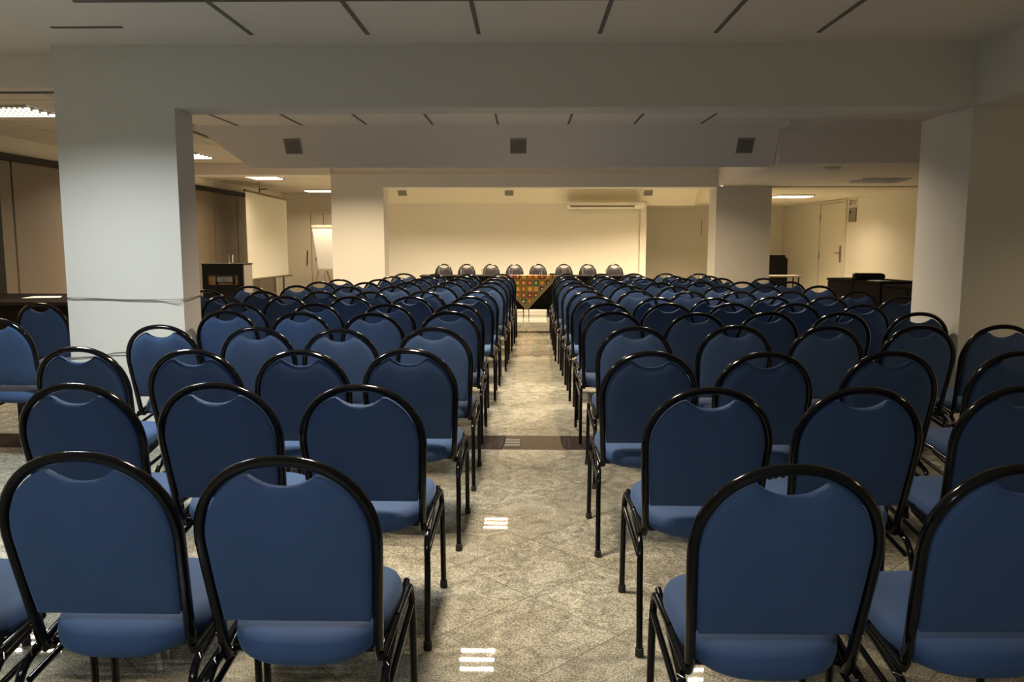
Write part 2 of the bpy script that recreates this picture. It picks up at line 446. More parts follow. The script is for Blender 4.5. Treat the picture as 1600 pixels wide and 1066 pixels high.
# pillars
struct('trim_7', bbox(-2.89, -2.153, 5.15, 5.42, 0, 2.13), M['pillar'], 'big near pillar left of the aisle with two thin cables tied round it', 'pillar')
struct('trim_8', bbox(-2.90, -2.12, 12.4, 12.8, 0, 2.105), M['pillar'], 'far pillar left of the stage table', 'pillar')
struct('trim_9', bbox(2.81, 3.62, 12.4, 12.9, 0, 2.115), M['pillar'], 'far pillar right of the stage table', 'pillar')
struct('trim_10', bbox(2.69, 3.45, 5.15, 5.80, 0, 2.13), M['pillar'], 'near pillar at the right end of the deep beam', 'pillar')
# sloped panel hanging from the raised ceiling
bm = bmesh.new()
A = [(-3.46, 8.71, ZC), (2.60, 8.71, ZC), (2.62, 8.99, 2.10), (-2.96, 8.99, 2.10)]
B = [(x, y + .05, z + (.0 if z > 2.3 else .02)) for x, y, z in A]
va = [bm.verts.new(c_) for c_ in A]; vb = [bm.verts.new(c_) for c_ in B]
bm.faces.new(va); bm.faces.new(vb[::-1])
for i in range(4): bm.faces.new((va[i], va[(i + 1) % 4], vb[(i + 1) % 4], vb[i]))
struct('ceiling', bm, M['ceil'], 'sloped ceiling panel with three square grilles hanging before the far beam', 'ceiling')
struct('trim_11', bbox(-2.9, 2.86, 12.4, 12.8, 2.105, 2.30), M['pillar'], 'far beam between the two far pillars', 'beam')
struct('trim_12', bbox(-2.9, 2.84, 12.44, 12.8, 2.30, ZC + .1), M['ceil'], 'recessed upper edge of the far beam', 'beam')
struct('trim_13', bbox(WX0, -2.9, 12.4, 12.8, 2.29, ZC), M['ceil'], 'shallow beam crossing the left side aisle at the far pillar', 'beam')
# lowered ceiling on the right
bm = bmesh.new()
prism(bm, [(2.60, 8.42), (WX1, 8.42), (WX1, 12.46), (2.83, 12.46)], 'z', 2.12, ZC + .05)
bmesh.ops.bevel(bm, geom=[e for e in bm.edges if abs(e.verts[0].co.y - 8.42) < .01 and abs(e.verts[1].co.y - 8.42) < .01 and e.verts[0].co.z < 2.13 and e.verts[1].co.z < 2.13], offset=0.34, segments=12, affect='EDGES')
struct('ceiling', bm, M['ceil'], 'lowered ceiling over the right side aisle with a smoke detector', 'ceiling', True)
struct('ceiling', bbox(3.62, WX1, 12.46, BACK, 2.10, 2.56), M['creamceil'], 'bright cream ceiling at the far right', 'ceiling')
# sloped cream panel over the stage wall
bm = bmesh.new()
prism(bm, [(17.53, ZC), (18.0, 2.112), (18.02, 2.112), (18.02, ZC)], 'x', -3.6, 2.49)
prism(bm, [(17.53, ZC), (18.05, 2.07), (BACK, 2.07), (BACK, ZC)], 'x', 2.49, 3.64)
struct('ceiling', bm, M['creamceil'], 'sloped cream panel with three small grilles above the stage wall', 'ceiling')
# walls
struct('wall_front', bbox(-3.6, 2.49, 18.0, 18.12, 0, 2.2), M['cream'], 'plain cream wall behind the stage table', 'wall')
struct('wall_back', bbox(WX0, WX1, BACK, BACK + .12, 0, 2.6), M['cream'], 'cream wall at the far end of the hall beyond the stage', 'wall')
struct('wall_left', bbox(-3.72, -3.6, 18.0, BACK, 0, 2.6), M['cream'], 'short cream return wall left of the stage', 'wall')
struct('wall_right', bbox(WX1, WX1 + .12, -3.0, BACK, 0, 2.6), M['cream'], 'cream right wall holding the exit door', 'wall')
struct('wall_right', bbox(3.45, WX1, 5.15, 5.3, 0, 2.3), M['cream'], 'cream wall beside the near right pillar', 'wall')
struct('wall_left', bbox(WX0 - .14, WX0 - .04, -3.0, BACK, 0, 2.6), M['cream'], 'left wall above the folding partition', 'wall')
struct('wall_rear', bbox(WX0 - .1, WX1 + .1, -3.12, -3.0, 0, 2.6), M['cream'], 'wall behind the viewer', 'wall')
struct('trim_14', bbox(2.45, 2.58, 17.93, 18.0, 0, 2.112), M['cream'], 'narrow upright post at the right end of the stage wall', 'trim')
struct('trim_15', bbox(4.10, 4.115, BACK - .012, BACK, 1.42, 1.80), M['grey'], 'thin upright conduit on the far cream wall', 'trim')
struct('trim_16', bbox(WX0, -3.6, BACK - .03, BACK, 1.955, 2.01), M['cream'], 'ledge across the far left cream wall', 'trim')
for k, xx in enumerate((-5.08, -4.78)):
    struct('trim_%d' % (17 + k), bbox(xx - .006, xx + .006, BACK - .006, BACK, 0, 1.955), M['grey'], 'thin upright joint in the far left wall, %s one' % ('left' if k == 0 else 'right'), 'trim')

# folding partition along the left wall
PZ = 2.20
part = empty('folding_partition', (WX0, 14.0, 0), 0, 'brown grey folding partition along the left wall under a black rail', 'partition')
link_mesh('rail', bbox(-.05, .06, -6.0, 4.2, PZ, PZ + .075), M['black'], part)
y = -5.95
i = 0
while y < 4.1:
    link_mesh('panel', bbox(-.035, .02, y + .012, y + 1.2 - .012, .02, PZ, 0.006), M['partition'], part)
    link_mesh('joint', bbox(-.035, .005, y + 1.2 - .012, y + 1.2 + .012, .02, PZ), M['black'], part)
    y += 1.2; i += 1
struct('trim_19', bbox(WX0 - .04, WX0 + .03, -3.0, BACK, PZ + .06, ZT + .01), M['cream'], 'cream strip above the black partition rail', 'trim')
struct('trim_20', bbox(WX0 - .04, WX0 + .08, 7.95, 8.93, 0, PZ + .06), M['black'], 'black upright post at the near end of the folding partition', 'post')

# ------------------------------------------------------------------ ceiling slots and grilles
def slot(x0, x1, y0, y1, label):
    o = link_mesh('ceiling_slot', bbox(x0, x1, y0, y1, ZC - .006, ZC + .01), M['slot'])
    tag(o, label, 'air slot', 'narrow air slots in the raised ceiling')
ords = ['first', 'second', 'third', 'fourth', 'fifth', 'sixth', 'seventh', 'eighth', 'ninth', 'tenth', 'eleventh', 'twelfth', 'thirteenth']
for k, xx in enumerate((-1.585, -0.915, -0.275, 0.42, 1.08, 1.665)):
    slot(xx - .011, xx + .011, 4.24, 4.915, 'dark air slot in the ceiling before the near beam, %s from the left' % ords[k])
for k, xx in enumerate((-2.99, -2.32, -1.64, -0.96, -0.29, 0.43, 1.10, 1.78)):
    slot(xx - .011, xx + .011, 7.7, 8.64 + (.06 if k < 2 else 0), 'dark air slot in the ceiling beyond the near beam, %s from the left' % ords[k])
slot(-2.25, 2.3, 4.225, 4.247, 'long dark cross slot at the top of the picture')
slot(-2.65, -2.25, 4.725, 4.747, 'short dark cross slot above the big left pillar')
slot(-3.5, -3.04, 4.66, 4.68, 'short dark cross slot at the top left corner')

def on_slope1(y): return 2.508 - (y - 8.71) * .408 / .28
def on_slope2(y): return 2.112 + (18 - y) * .396 / .47
def grille(cx, y0, y1, wd, fz, label, group, skew=0):
    za, zb = fz(y0), fz(y1)
    L = math.hypot(y1 - y0, zb - za)
    ang = math.atan2(zb - za, y1 - y0)
    g = empty('air_grille', (cx, y0, za), 0, label, 'air grille', group)
    g.rotation_euler = (ang, 0, 0)
    fr = bmesh.new()
    t = .012
    box(fr, -wd / 2, wd / 2, 0, t, -.012, .004); box(fr, -wd / 2, wd / 2, L - t, L, -.012, .004)
    box(fr, -wd / 2, -wd / 2 + t, t, L - t, -.012, .004); box(fr, wd / 2 - t, wd / 2, t, L - t, -.012, .004)
    link_mesh('frame', fr, M['louvre'], g)
    bl = bmesh.new()
    n = max(6, int(L / .022))
    for k in range(n):
        yy = t + (L - 2 * t) * (k + .5) / n
        box(bl, -wd / 2 + t, wd / 2 - t, yy - .004, yy + .004, -.010, .002)
    link_mesh('slats', bl, M['louvre'], g)
    link_mesh('backing', bbox(-wd / 2 + t, wd / 2 - t, t, L - t, -.002, .003), M['slot'], g)
for cx, s in ((-2.457, 'left'), (-0.083, 'middle'), (2.285, 'right')):
    grille(cx, 8.797, 8.894, .175, on_slope1, 'square dark grille in the sloped ceiling panel, %s of the three' % s, 'grilles in the sloped panel')
for cx, s in ((-2.63, 'left'), (-0.36, 'middle'), (2.58, 'right')):
    grille(cx, 17.69, 17.81, .19, on_slope2, 'small grille high on the cream panel over the stage, %s of the three' % s, 'small grilles over the stage')

# smoke detector, faint ceiling plate
bm = bmesh.new(); lathe(bm, [(0, 2.12), (.09, 2.12), (.10, 2.112), (.08, 2.095), (.04, 2.080), (0, 2.078)], 24, 3.36, 9.30)
tag(link_mesh('smoke_detector', bm, M['white_plastic'], None, True), 'round smoke detector on the lowered right ceiling', 'smoke detector')

# ------------------------------------------------------------------ ceiling lamps
def ceiling_lamp(x, y, z, wd, dp, power, col, spread, label):
    g = empty('ceiling_lamp', (x, y, z), 0, label, 'ceiling lamp', 'louvred fluorescent lamps')
    fr = bmesh.new(); t = .018
    a, b = wd / 2 + t, dp / 2 + t
    box(fr, -a, a, -b, -b + t, -.008, .0); box(fr, -a, a, b - t, b, -.008, .0)
    box(fr, -a, -a + t, -b + t, b - t, -.008, .0); box(fr, a - t, a, -b + t, b - t, -.008, .0)
    link_mesh('frame', fr, M['white_enamel'], g)
    link_mesh('reflector', bbox(-wd / 2, wd / 2, -dp / 2, dp / 2, -.006, -.002), M['reflector'] if power else M['white_enamel'], g)
    nt = 4 if (wd > .4 and z < 2.5) else 3
    tm = M['tube_cool'] if col is COOL else M['tube_warm']
    if power == 0: tm = M['white_enamel']
    for k in range(nt):
        ty = -dp / 2 + dp * (k + .5) / nt
        bm = bmesh.new(); tube(bm, [(-wd / 2 + .01, ty, -.028), (wd / 2 - .01, ty, -.028)], .0125, seg=10)
        tb = link_mesh('tube', bm, tm, g, True)
        if power == 0: continue
        ld = bpy.data.lights.new('tube_light', 'AREA')
        ld.shape = 'RECTANGLE'; ld.size = wd - .03; ld.size_y = .04
        ld.energy = power / nt; ld.color = col; ld.spread = math.radians(spread)
        lo = bpy.data.objects.new('tube_light', ld); C.objects.link(lo)
        lo.parent = g; lo.location = (0, ty, -.046)
    lv = bmesh.new()
    nb = max(6, int(wd / .045))
    for k in range(1, nb):
        xx = -wd / 2 + wd * k / nb
        for q in range(nt):
            ya = -dp / 2 + dp * q / nt; yb = -dp / 2 + dp * (q + 1) / nt; ym = (ya + yb) / 2
            box(lv, xx - .001, xx + .001, ya + .01, ym - .02, -.034, -.006)
            box(lv, xx - .001, xx + .001, ym + .02, yb - .01, -.034, -.006)
    for q in range(nt + 1):
        yy = -dp / 2 + dp * q / nt
        box(lv, -wd / 2, wd / 2, yy - .003, yy + .003, -.020, -.006)
    link_mesh('louvre', lv, M['reflector'] if power else M['white_enamel'], g)
    return g
for a in LAMPS: ceiling_lamp(*a)

# ================================================================== CHAIRS
LEAN_B = 0.115     # how far the foot of the backrest sits ahead of its top
def back_pt(x, z):
    """point on the leaning plane of the backrest"""
    t = (0.88 - z) / (0.88 - 0.42)
    return Vector((x, LEAN_B * t - 0.012 * math.sin(min(max(t, 0), 1) * PI) * 0, z))

def arch_outline(hw, top, r0, n=30):
    """left bottom to right bottom along the arch; superellipse top"""
    pts = []
    zs = top - r0
    for k in range(n + 1):
        a = PI - PI * k / n
        c, s = math.cos(a), math.sin(a)
        e = 2 / 2.15
        pts.append((hw * math.copysign(abs(c) ** e, c), zs + r0 * abs(s) ** e))
    return pts

def make_chair(name, label, cat, hw=0.195, top=0.867, feet=True):
    """origin on the floor straight below the top of the backrest, sitter faces +y"""
    t = empty(name, (0, 0, 0), 0, label, cat)
    # back frame: one bent tube
    arc = arch_outline(hw, top, 0.192)
    zb = 0.365
    low = [(-hw + .004, 0.60), (-hw + .012, 0.47), (-hw + .016, zb + .03)]
    P = [back_pt(*p) for p in low[::-1]] + [back_pt(*p) for p in arc] + [back_pt(-q[0], q[1]) for q in low]
    sx = hw - .016
    f = lambda s: [Vector((s * (sx), .30, .385)), Vector((s * (sx), .20, .372)), Vector((s * sx, .155, .360)), Vector((s * sx, .137, .366)), Vector((s * sx, .128, .380))]
    path = f(-1) + P + f(1)[::-1]
    bm = bmesh.new(); tube(bm, path, 0.0125, 0.0150, seg=10)
    link_mesh('back_frame', bm, M['gloss'], t, True)
    # backrest pad
    def pad_outline(ins):
        o = []
        h = hw - .013 - ins
        arc2 = arch_outline(h, top - .016 - ins, 0.180 - ins, 40)
        zbot = 0.468 + ins
        o.append((-h + .014, zbot)); o.append((-h + .006, 0.56))
        for (x, z) in arc2:
            k = abs(x) / 0.090
            if k < 1:
                zd = 0.868 - .062 - ins + 0.043 * (k ** 2.2)
                z = min(z, zd)
            o.append((x, z))
        o.append((h - .006, 0.56)); o.append((h - .014, zbot))
        return o
    bm = bmesh.new()
    rings = []
    for ins, dy in ((0.004, 0.0), (0.0, -.006), (.004, -.012), (.014, -.0165), (.035, -.0205), (.065, -.0235), (.10, -.0255)):
        rings.append([bm.verts.new(back_pt(x, z) + Vector((0, dy, 0))) for x, z in pad_outline(ins)])
    front = []
    for ins, dy in ((0.0, .010), (.005, .020), (.018, .027), (.04, .031)):
        front.append([bm.verts.new(back_pt(x, z) + Vector((0, dy, 0))) for x, z in pad_outline(ins)])
    seq = rings[::-1] + front
    for a, b in zip(seq[:-1], seq[1:]):
        n = len(a)
        for k in range(n): bm.faces.new((a[k], a[(k + 1) % n], b[(k + 1) % n], b[k]))
    for r in (seq[0], seq[-1]):
        c = Vector((0, 0, 0))
        for v in r: c += v.co
        c /= len(r)
        cv = bm.verts.new(c)
        for k in range(len(r)): bm.faces.new((r[k], r[(k + 1) % len(r)], cv))
    link_mesh('backrest', bm, M['blue'], t, True)
    # seat
    bm = bmesh.new()
    cy, hd = 0.305, 0.222
    def seat_ring(sc, z, n=44):
        r = []
        for k in range(n):
            a = 2 * PI * k / n
            c, s = math.cos(a), math.sin(a)
            e = 2 / 2.9
            xx = math.copysign(abs(c) ** e, c); yy = math.copysign(abs(s) ** e, s)
            wdt = 0.193 + 0.014 * yy
            drop = -0.012 * max(0, yy) ** 3 - 0.010 * max(0, -yy) ** 3 - 0.020 * (1 - yy) / 2
            r.append(bm.verts.new((xx * wdt * sc, cy + yy * hd * sc, z + drop * sc)))
        return r
    lay = [(0.80, .383), (.93, .386), (.985, .398), (1.0, .415), (.992, .432), (.955, .446), (.86, .455), (.62, .461), (.3, .463)]
    seq = [seat_ring(*a) for a in lay]
    for a, b in zip(seq[:-1], seq[1:]):
        n = len(a)
        for k in range(n): bm.faces.new((a[k], a[(k + 1) % n], b[(k + 1) % n], b[k]))
    bm.faces.new(seq[0]); bm.faces.new(seq[-1])
    link_mesh('seat', bm, M['blue'], t, True)
    # seat frame: rails under the seat, cross bars
    bm = bmesh.new()
    for s in (-1, 1):
        tube(bm, fillet([(s * .188, .50, .392), (s * .196, .30, .392), (s * .190, .115, .372)], .05), .010)
        tube(bm, [(s * .204, .47, .336), (s * .202, .10, .300)], .0085)
    tube(bm, [(-.2, .46, .378), (.2, .46, .378)], .009)
    tube(bm, [(-.2, .17, .366), (.2, .17, .366)], .009)
    link_mesh('seat_frame', bm, M['gloss'], t, True)
    for s in (-1, 1):
        for kind in ('front', 'rear'):
            bm = bmesh.new()
            if kind == 'front':
                P = [(s * .194, .285, .392), (s * .200, .485, .396), (s * .205, .487, .30), (s * .207, .490, .012)]
                ft = P[-1]
            else:
                P = [(s * .194, .285, .380), (s * .200, .075, .352), (s * .205, .045, .26), (s * .208, .000, .012)]
                ft = P[-1]
            tube(bm, fillet(P, .045), .0105)
            lg = link_mesh('leg', bm, M['gloss'], t, True)
            if feet:
                bm = bmesh.new(); lathe(bm, [(0, 0), (.013, 0), (.0145, .004), (.0135, .028), (.0, .028)], 12, ft[0], ft[1])
                link_mesh('rubber_foot', bm, M['rubber'], lg, True)
    return t

near_proto = make_chair('banquet_chair', 'x', 'chair')
far_proto = make_chair('banquet_chair', 'x', 'chair', feet=False)

LEFT = [
    [(-0.519, 1.685), (-0.968, 1.715), (-1.425, 1.700)],
    [(-0.527, 2.555), (-0.998, 2.582), (-1.443, 2.563)],
    [(-0.495, 3.423), (-0.940, 3.375), (-1.399, 3.388), (-1.921, 3.462)],
    [(-0.485, 4.276), (-0.962, 4.199), (-1.423, 4.286), (-1.970, 4.376)],
    [(-0.493, 5.245), (-0.966, 5.134), (-1.436, 5.182), (-1.945, 5.283)],
    [(-0.502, 5.907), (-0.993, 5.857), (-1.520, 5.902), (-2.072, 5.899)],
    [(-0.461, 6.680), (-0.940, 6.671), (-1.429, 6.671), (-1.963, 6.685), (-2.469, 6.677)],
    [(-0.447, 7.397), (-0.917, 7.389), (-1.392, 7.343), (-1.837, 7.337), (-2.354, 7.336), (-2.920, 7.489)],
    [(-0.411, 8.238), (-0.871, 8.230), (-1.316, 8.165), (-1.761, 8.123), (-2.301, 8.253), (-2.746, 8.152)],
    [(-0.398, 9.032), (-0.843, 8.997), (-1.288, 8.920), (-1.733, 8.913), (-2.259, 9.001)],
    [(-0.376, 9.727), (-0.821, 9.753), (-1.266, 9.680), (-1.711, 9.609), (-2.170, 9.585)],
    [(-0.355, 10.462), (-0.800, 10.454), (-1.245, 10.336), (-1.690, 10.384)],
    [(-0.335, 11.142), (-0.780, 11.051), (-1.225, 11.044), (-1.670, 11.294)],
]
RIGHT = [
    [(0.549, 1.638), (1.040, 1.656)],
    [(0.575, 2.521), (1.051, 2.536), (1.567, 2.567)],
    [(0.514, 3.360), (0.980, 3.339), (1.512, 3.381), (2.039, 3.386)],
    [(0.579, 4.326), (1.126, 4.395), (1.604, 4.370), (2.118, 4.422), (2.570, 4.453)],
    [(0.563, 5.249), (1.074, 5.169), (1.546, 5.242), (1.991, 5.216), (2.485, 5.225)],
    [(0.588, 5.968), (1.033, 5.975), (1.495, 5.983), (1.952, 5.979), (2.397, 5.878)],
    [(0.570, 6.682), (1.048, 6.569), (1.493, 6.561), (1.987, 6.675), (2.432, 6.682), (3.045, 6.716)],
    [(0.570, 7.452), (1.015, 7.517), (1.460, 7.391), (1.905, 7.398), (2.368, 7.407), (2.972, 7.426)],
    [(0.562, 8.290), (1.036, 8.345), (1.481, 8.200), (1.926, 8.207), (2.371, 8.192), (2.929, 8.294)],
    [(0.533, 8.937), (1.003, 9.028), (1.448, 8.966), (1.921, 9.100), (2.366, 9.078), (2.900, 9.130)],
    [(0.538, 9.841), (0.983, 9.849), (1.430, 9.957), (1.875, 9.931), (2.336, 9.939), (2.849, 9.947)],
    [(0.544, 10.496), (0.989, 10.503), (1.434, 10.529), (1.879, 10.536), (2.324, 10.544)],
    [(0.556, 11.222), (1.024, 11.230), (1.469, 11.301), (1.914, 11.352), (2.359, 11.316)],
]

used = {'n': False, 'f': False}
def place_chair(x, y, rz, label, group, near):
    p = near_proto if near else far_proto
    key = 'n' if near else 'f'
    if not used[key]: o = p; used[key] = True
    else: o = copy_tree(p)
    o.location = (x, y, 0); o.rotation_euler = (0, 0, rz)
    o['label'] = label; o['category'] = 'chair'; o['group'] = group
    return o
tints = None
for side, T, g in (('left', LEFT, 'blue chairs in rows left of the aisle'), ('right', RIGHT, 'blue chairs in rows right of the aisle')):
    for r, row in enumerate(T):
        for c, (x, y) in enumerate(row):
            rn = 'nearest row' if r == 0 else ('farthest row' if r == len(T) - 1 else '%s row from the viewer' % ords[r])
            cn = 'on the aisle' if c == 0 else '%s seat from the aisle' % ords[c]
            lab = 'blue chair %s of the aisle, %s, %s' % (side, rn, cn)
            rz = random.uniform(-.012, .012)
            place_chair(x, y, rz, lab, g, r < 4)
place_chair(-3.524, 5.898, -.10, 'blue chair standing before the dark desk at the left edge', 'blue chairs beside the dark desk', True)
place_chair(-3.083, 4.723, -.06, 'blue chair cut by the left edge, its seat near the big pillar', 'blue chairs beside the dark desk', True)
place_chair(-3.56, 4.80, -.06, 'blue chair almost wholly beyond the left edge, only its seat showing', 'blue chairs beside the dark desk', True)

# stage chairs facing the audience
sp = make_chair('stage_chair', 'x', 'chair', hw=0.155, top=0.872, feet=False)
for ch in sp.children:
    kn_ = ch.name.split('.')[0]
    if kn_ in ('seat', 'seat_frame', 'leg'):
        for v in ch.data.vertices: v.co.x *= 0.82
    if kn_ in ('seat', 'backrest'): ch.data.materials[0] = M['dusk']
for k, px in enumerate((693.4, 729.4, 767.6, 804.4, 841.0, 881.4, 918.5, 960.0)):
    xx = -1.54 + (px - 693.4) / (960 - 693.4) * (1.65 + 1.54)
    o = sp if k == 0 else copy_tree(sp)
    o.location = (xx, 15.52, 0); o.rotation_euler = (0, 0, PI + random.uniform(-.01, .01))
    o['label'] = 'dark grey chair behind the stage table, %s from the left' % ords[k]
    o['category'] = 'chair'
    o['group'] = 'chairs behind the stage table'

# ================================================================== STAGE TABLE
TY, TZ = 14.74, .70
tb = empty('conference_table', (0.05, TY, 0), 0, 'long table on the stage under a black cloth', 'table')
link_mesh('tabletop', bbox(-1.9, 1.9, -.215, .215, TZ - .03, TZ, .004), M['dark'], tb)
for k in range(6):
    xx = -1.75 + 3.5 * k / 5
    for yy in (-.17, .17):
        bm = bmesh.new(); tube(bm, [(xx, yy, 0), (xx, yy, TZ - .03)], .018)
        link_mesh('leg', bm, M['black'], tb, True)
bm = bmesh.new()
# black cloth: top sheet and a gently pleated front drop
NX = 120
def fold(x): return .006 * math.sin(x * 19) + .004 * math.sin(x * 41 + 1)
rows_ = []
for (yb, z, k) in ((.218, TZ + .004, 0), (-.222, TZ + .004, 0), (-.228, TZ - .002, 0), (-.232, .50, .5), (-.232, .115, 1)):
    rows_.append([bm.verts.new((-1.92 + 3.84 * i / NX, yb + k * fold(-1.92 + 3.84 * i / NX), z)) for i in range(NX + 1)])
for a, b in zip(rows_[:-1], rows_[1:]):
    for i in range(NX): bm.faces.new((a[i], a[i + 1], b[i + 1], b[i]))
for s in (-1.92, 1.92):
    v = [bm.verts.new(q) for q in ((s, .218, TZ + .004), (s, -.225, TZ + .004), (s * 1.002, -.225, .115), (s * 1.002, .218, .115))]
    bm.faces.new(v)
cl = link_mesh('tablecloth', bm, M['blackcloth'], None, True)
md = cl.modifiers.new('thick', 'SOLIDIFY'); md.thickness = .003; md.offset = 1
cl.location = (0.05, TY, 0)
tag(cl, 'plain black cloth hanging over the long stage table', 'tablecloth')

# patchwork cloth: triangle hanging over the front, origin at the tip
pw = empty('patchwork_cloth', (0.014, TY - .246, 0.095), 0, 'colourful crochet patchwork cloth hanging as a point from the stage table', 'tablecloth')
H_, W_ = 0.612, 0.57
def tri(bm, h0, h1, w0, w1, y):
    pass
def vband(inner, outer, y, th, mat, name):
    """V shaped band between two nested triangles that share the top edge; values are offsets measured square to the slanted edges"""
    k = math.hypot(H_, W_) / W_
    zi, zo = inner * k, outer * k
    xi, xo = W_ - inner * math.hypot(H_, W_) / H_, W_ - outer * math.hypot(H_, W_) / H_
    bm = bmesh.new()
    pts = [(-xo, H_), (0, zo), (xo, H_), (xi, H_), (0, zi), (-xi, H_)]
    A = [bm.verts.new((p[0], y, p[1])) for p in pts]; B = [bm.verts.new((p[0], y + th, p[1])) for p in pts]
    for q in ((0, 1, 4, 5), (1, 2, 3, 4)):
        bm.faces.new([A[i] for i in q]); bm.faces.new([B[i] for i in q][::-1])
    for i in range(6): bm.faces.new((A[i], A[(i + 1) % 6], B[(i + 1) % 6], B[i]))
    return link_mesh(name, bm, mat, pw)
vband(.014, 0.0, -.002, .004, M['band_orange'], 'rust_border')
vband(.055, .014, -.003, .005, M['band_green'], 'green_border')
k_ = math.hypot(H_, W_)
zi = .055 * k_ / W_; xi = W_ - .055 * k_ / H_
bm = bmesh.new(); prism(bm, [(-xi, H_), (0, zi), (xi, H_)], 'y', -.002, .003)
link_mesh('patchwork', bm, M['patch'], pw)
bm = bmesh.new(); prism(bm, [(-W_, .0), (W_, 0), (0, .44)], 'z', H_ - .001, H_ + .003)
tp = link_mesh('cloth_top', bm, M['patch'], pw)

def tumbler(bm, r=.032, h=.11, th=.003):
    lathe(bm, [(0, 0), (r * .85, 0), (r, h), (r - th, h), (r * .85 - th, .008), (0, .008)], 20)
def put_glass(x, y, z, label, group):
    bm = bmesh.new(); tumbler(bm)
    o = link_mesh('drinking_glass', bm, M['glass'], None, True); o.location = (x, y, z)
    tag(o, label, 'glass', group)
for k, xx in enumerate((-1.513, -1.129, -0.755, -0.270, 0.261, 0.678, 1.027, 1.420)):
    put_glass(xx, 14.64 if abs(xx) > .6 else 14.80, TZ + .0085, 'clear drinking glass on the stage table, %s from the left' % ords[k], 'glasses on the stage table')
bm = bmesh.new(); lathe(bm, [(0, 0), (.035, 0), (.035, .012), (.012, .02), (.010, .03), (0, .03)], 16)
mc = empty('microphone_base', (0.464, 14.62, TZ + .0085), 0, 'small black object lying on the stage table beside the patchwork cloth', 'table item')
link_mesh('base', bm, M['black'], mc, True)
link_mesh('knob', bbox(-.05, .045, -.015, .015, .012, .034, .004), M['black'], mc)

# ================================================================== LEFT SIDE
# lectern cabinet with an open shelf
lc = empty('lectern', (-3.866, 10.5, 0), 0, 'black cabinet lectern with an open wooden shelf left of the chairs', 'lectern')
link_mesh('front_panel', bbox(-.263, .263, -.015, .015, 0, .76), M['black'], lc)
bm = bmesh.new()
box(bm, -.263, .263, -.015, .0, .885, 1.01); box(bm, -.263, -.205, -.015, .0, .76, .885); box(bm, .19, .263, -.015, .0, .76, .885)
link_mesh('upper_frame', bm, M['black'], lc)
link_mesh('shelf', bbox(-.222, .222, .016, .30, .745, .765), M['pine'], lc)
link_mesh('shelf_back', bbox(-.222, .222, .045, .06, .765, .90), M['pine'], lc)
tag(link_mesh('side_panel', bbox(-.263, -.225, .016, .34, 0, 1.01), M['shaft'], lc), 'grey side panel')
tag(link_mesh('side_panel', bbox(.225, .263, .016, .34, 0, 1.01), M['shaft'], lc), 'grey side panel')
link_mesh('top', bbox(-.27, .27, -.02, .35, 1.01, 1.03, .004), M['black'], lc)
kb = empty('control_box', (-3.85, 10.522, .766), 0, 'grey blue control box with rows of buttons on the lectern shelf', 'control box')
link_mesh('casing', bbox(-.105, .105, -.015, .018, .03, .095, .004), M['keys'], kb)
link_mesh('stand', bbox(-.115, -.100, -.018, .018, 0, .10), M['black'], kb)
link_mesh('stand', bbox(.100, .115, -.018, .018, 0, .10), M['black'], kb)
bm = bmesh.new()
for i in range(9):
    for j in range(3): box(bm, -.092 + i * .021, -.080 + i * .021, -.019, -.014, .037 + j * .019, .047 + j * .019)
link_mesh('buttons', bm, M['grey'], kb)
bm = bmesh.new(); tube(bm, smooth_path([(-3.88, 10.496, .84), (-3.85, 10.49, .80), (-3.81, 10.49, .785), (-3.78, 10.492, .769)], 6), .003, seg=6)
tag(link_mesh('cable', bm, M['black'], None, True), 'black cable hanging from the control box inside the lectern shelf', 'cable')
put_glass(-3.80, 10.62, 1.0305, 'clear drinking glass standing on top of the black lectern', 'glass on the lectern')

# projection screen hung from the ceiling
sc_ = empty('projection_screen', (-5.0, 15.9, 0), 0, 'tall white projection screen hanging in front of the left partition', 'projection screen')
def quad_panel(bm, a, b, z0a, z1a, z0b, z1b, th=.01):
    """upright panel from plan point a to b with its own heights at both ends"""
    a = Vector((a[0], a[1], 0)); b = Vector((b[0], b[1], 0)); n = (b - a).cross(Vector((0, 0, 1))).normalized() * th
    P = [a + Vector((0, 0, z0a)), b + Vector((0, 0, z0b)), b + Vector((0, 0, z1b)), a + Vector((0, 0, z1a))]
    A = [bm.verts.new(p) for p in P]; B = [bm.verts.new(p + n) for p in P]
    bm.faces.new(A); bm.faces.new(B[::-1])
    for i in range(4): bm.faces.new((A[i], A[(i + 1) % 4], B[(i + 1) % 4], B[i]))
a_, b_ = (-.06, -.9), (.09, 1.1)
bm = bmesh.new(); quad_panel(bm, a_, b_, .62, 2.20, .62, 2.12)
link_mesh('screen_sheet', bm, M['screen'], sc_)
bm = bmesh.new(); tube(bm, [(a_[0], a_[1] - .03, 2.215), (b_[0], b_[1] + .03, 2.135)], .022)
link_mesh('top_case', bm, M['bronze'], sc_, True)
bm = bmesh.new(); tube(bm, [(a_[0], a_[1] - .03, .605), (b_[0] + .04, b_[1] + .12, .605)], .02)
link_mesh('bottom_bar', bm, M['bronze'], sc_, True)
bm = bmesh.new(); tube(bm, [(-.01, -.25, 2.20), (-.01, -.25, 2.27), (.02, .1, 2.30)], .012); tube(bm, [(-.01, -.25, 2.2), (-.01, -.25, 2.41)], .006)
link_mesh('ceiling_bracket', bm, M['black'], sc_, True)
for (yy, xx, r, m) in ((-.42, -.02, .016, 'bronze'), (.42, .03, .016, 'bronze'), (-.50, -.10, .006, 'alu'), (.60, .06, .006, 'alu')):
    bm = bmesh.new(); tube(bm, [(xx, yy, 0), (xx, yy, .605)], r)
    link_mesh('support_leg', bm, M[m], sc_, True)

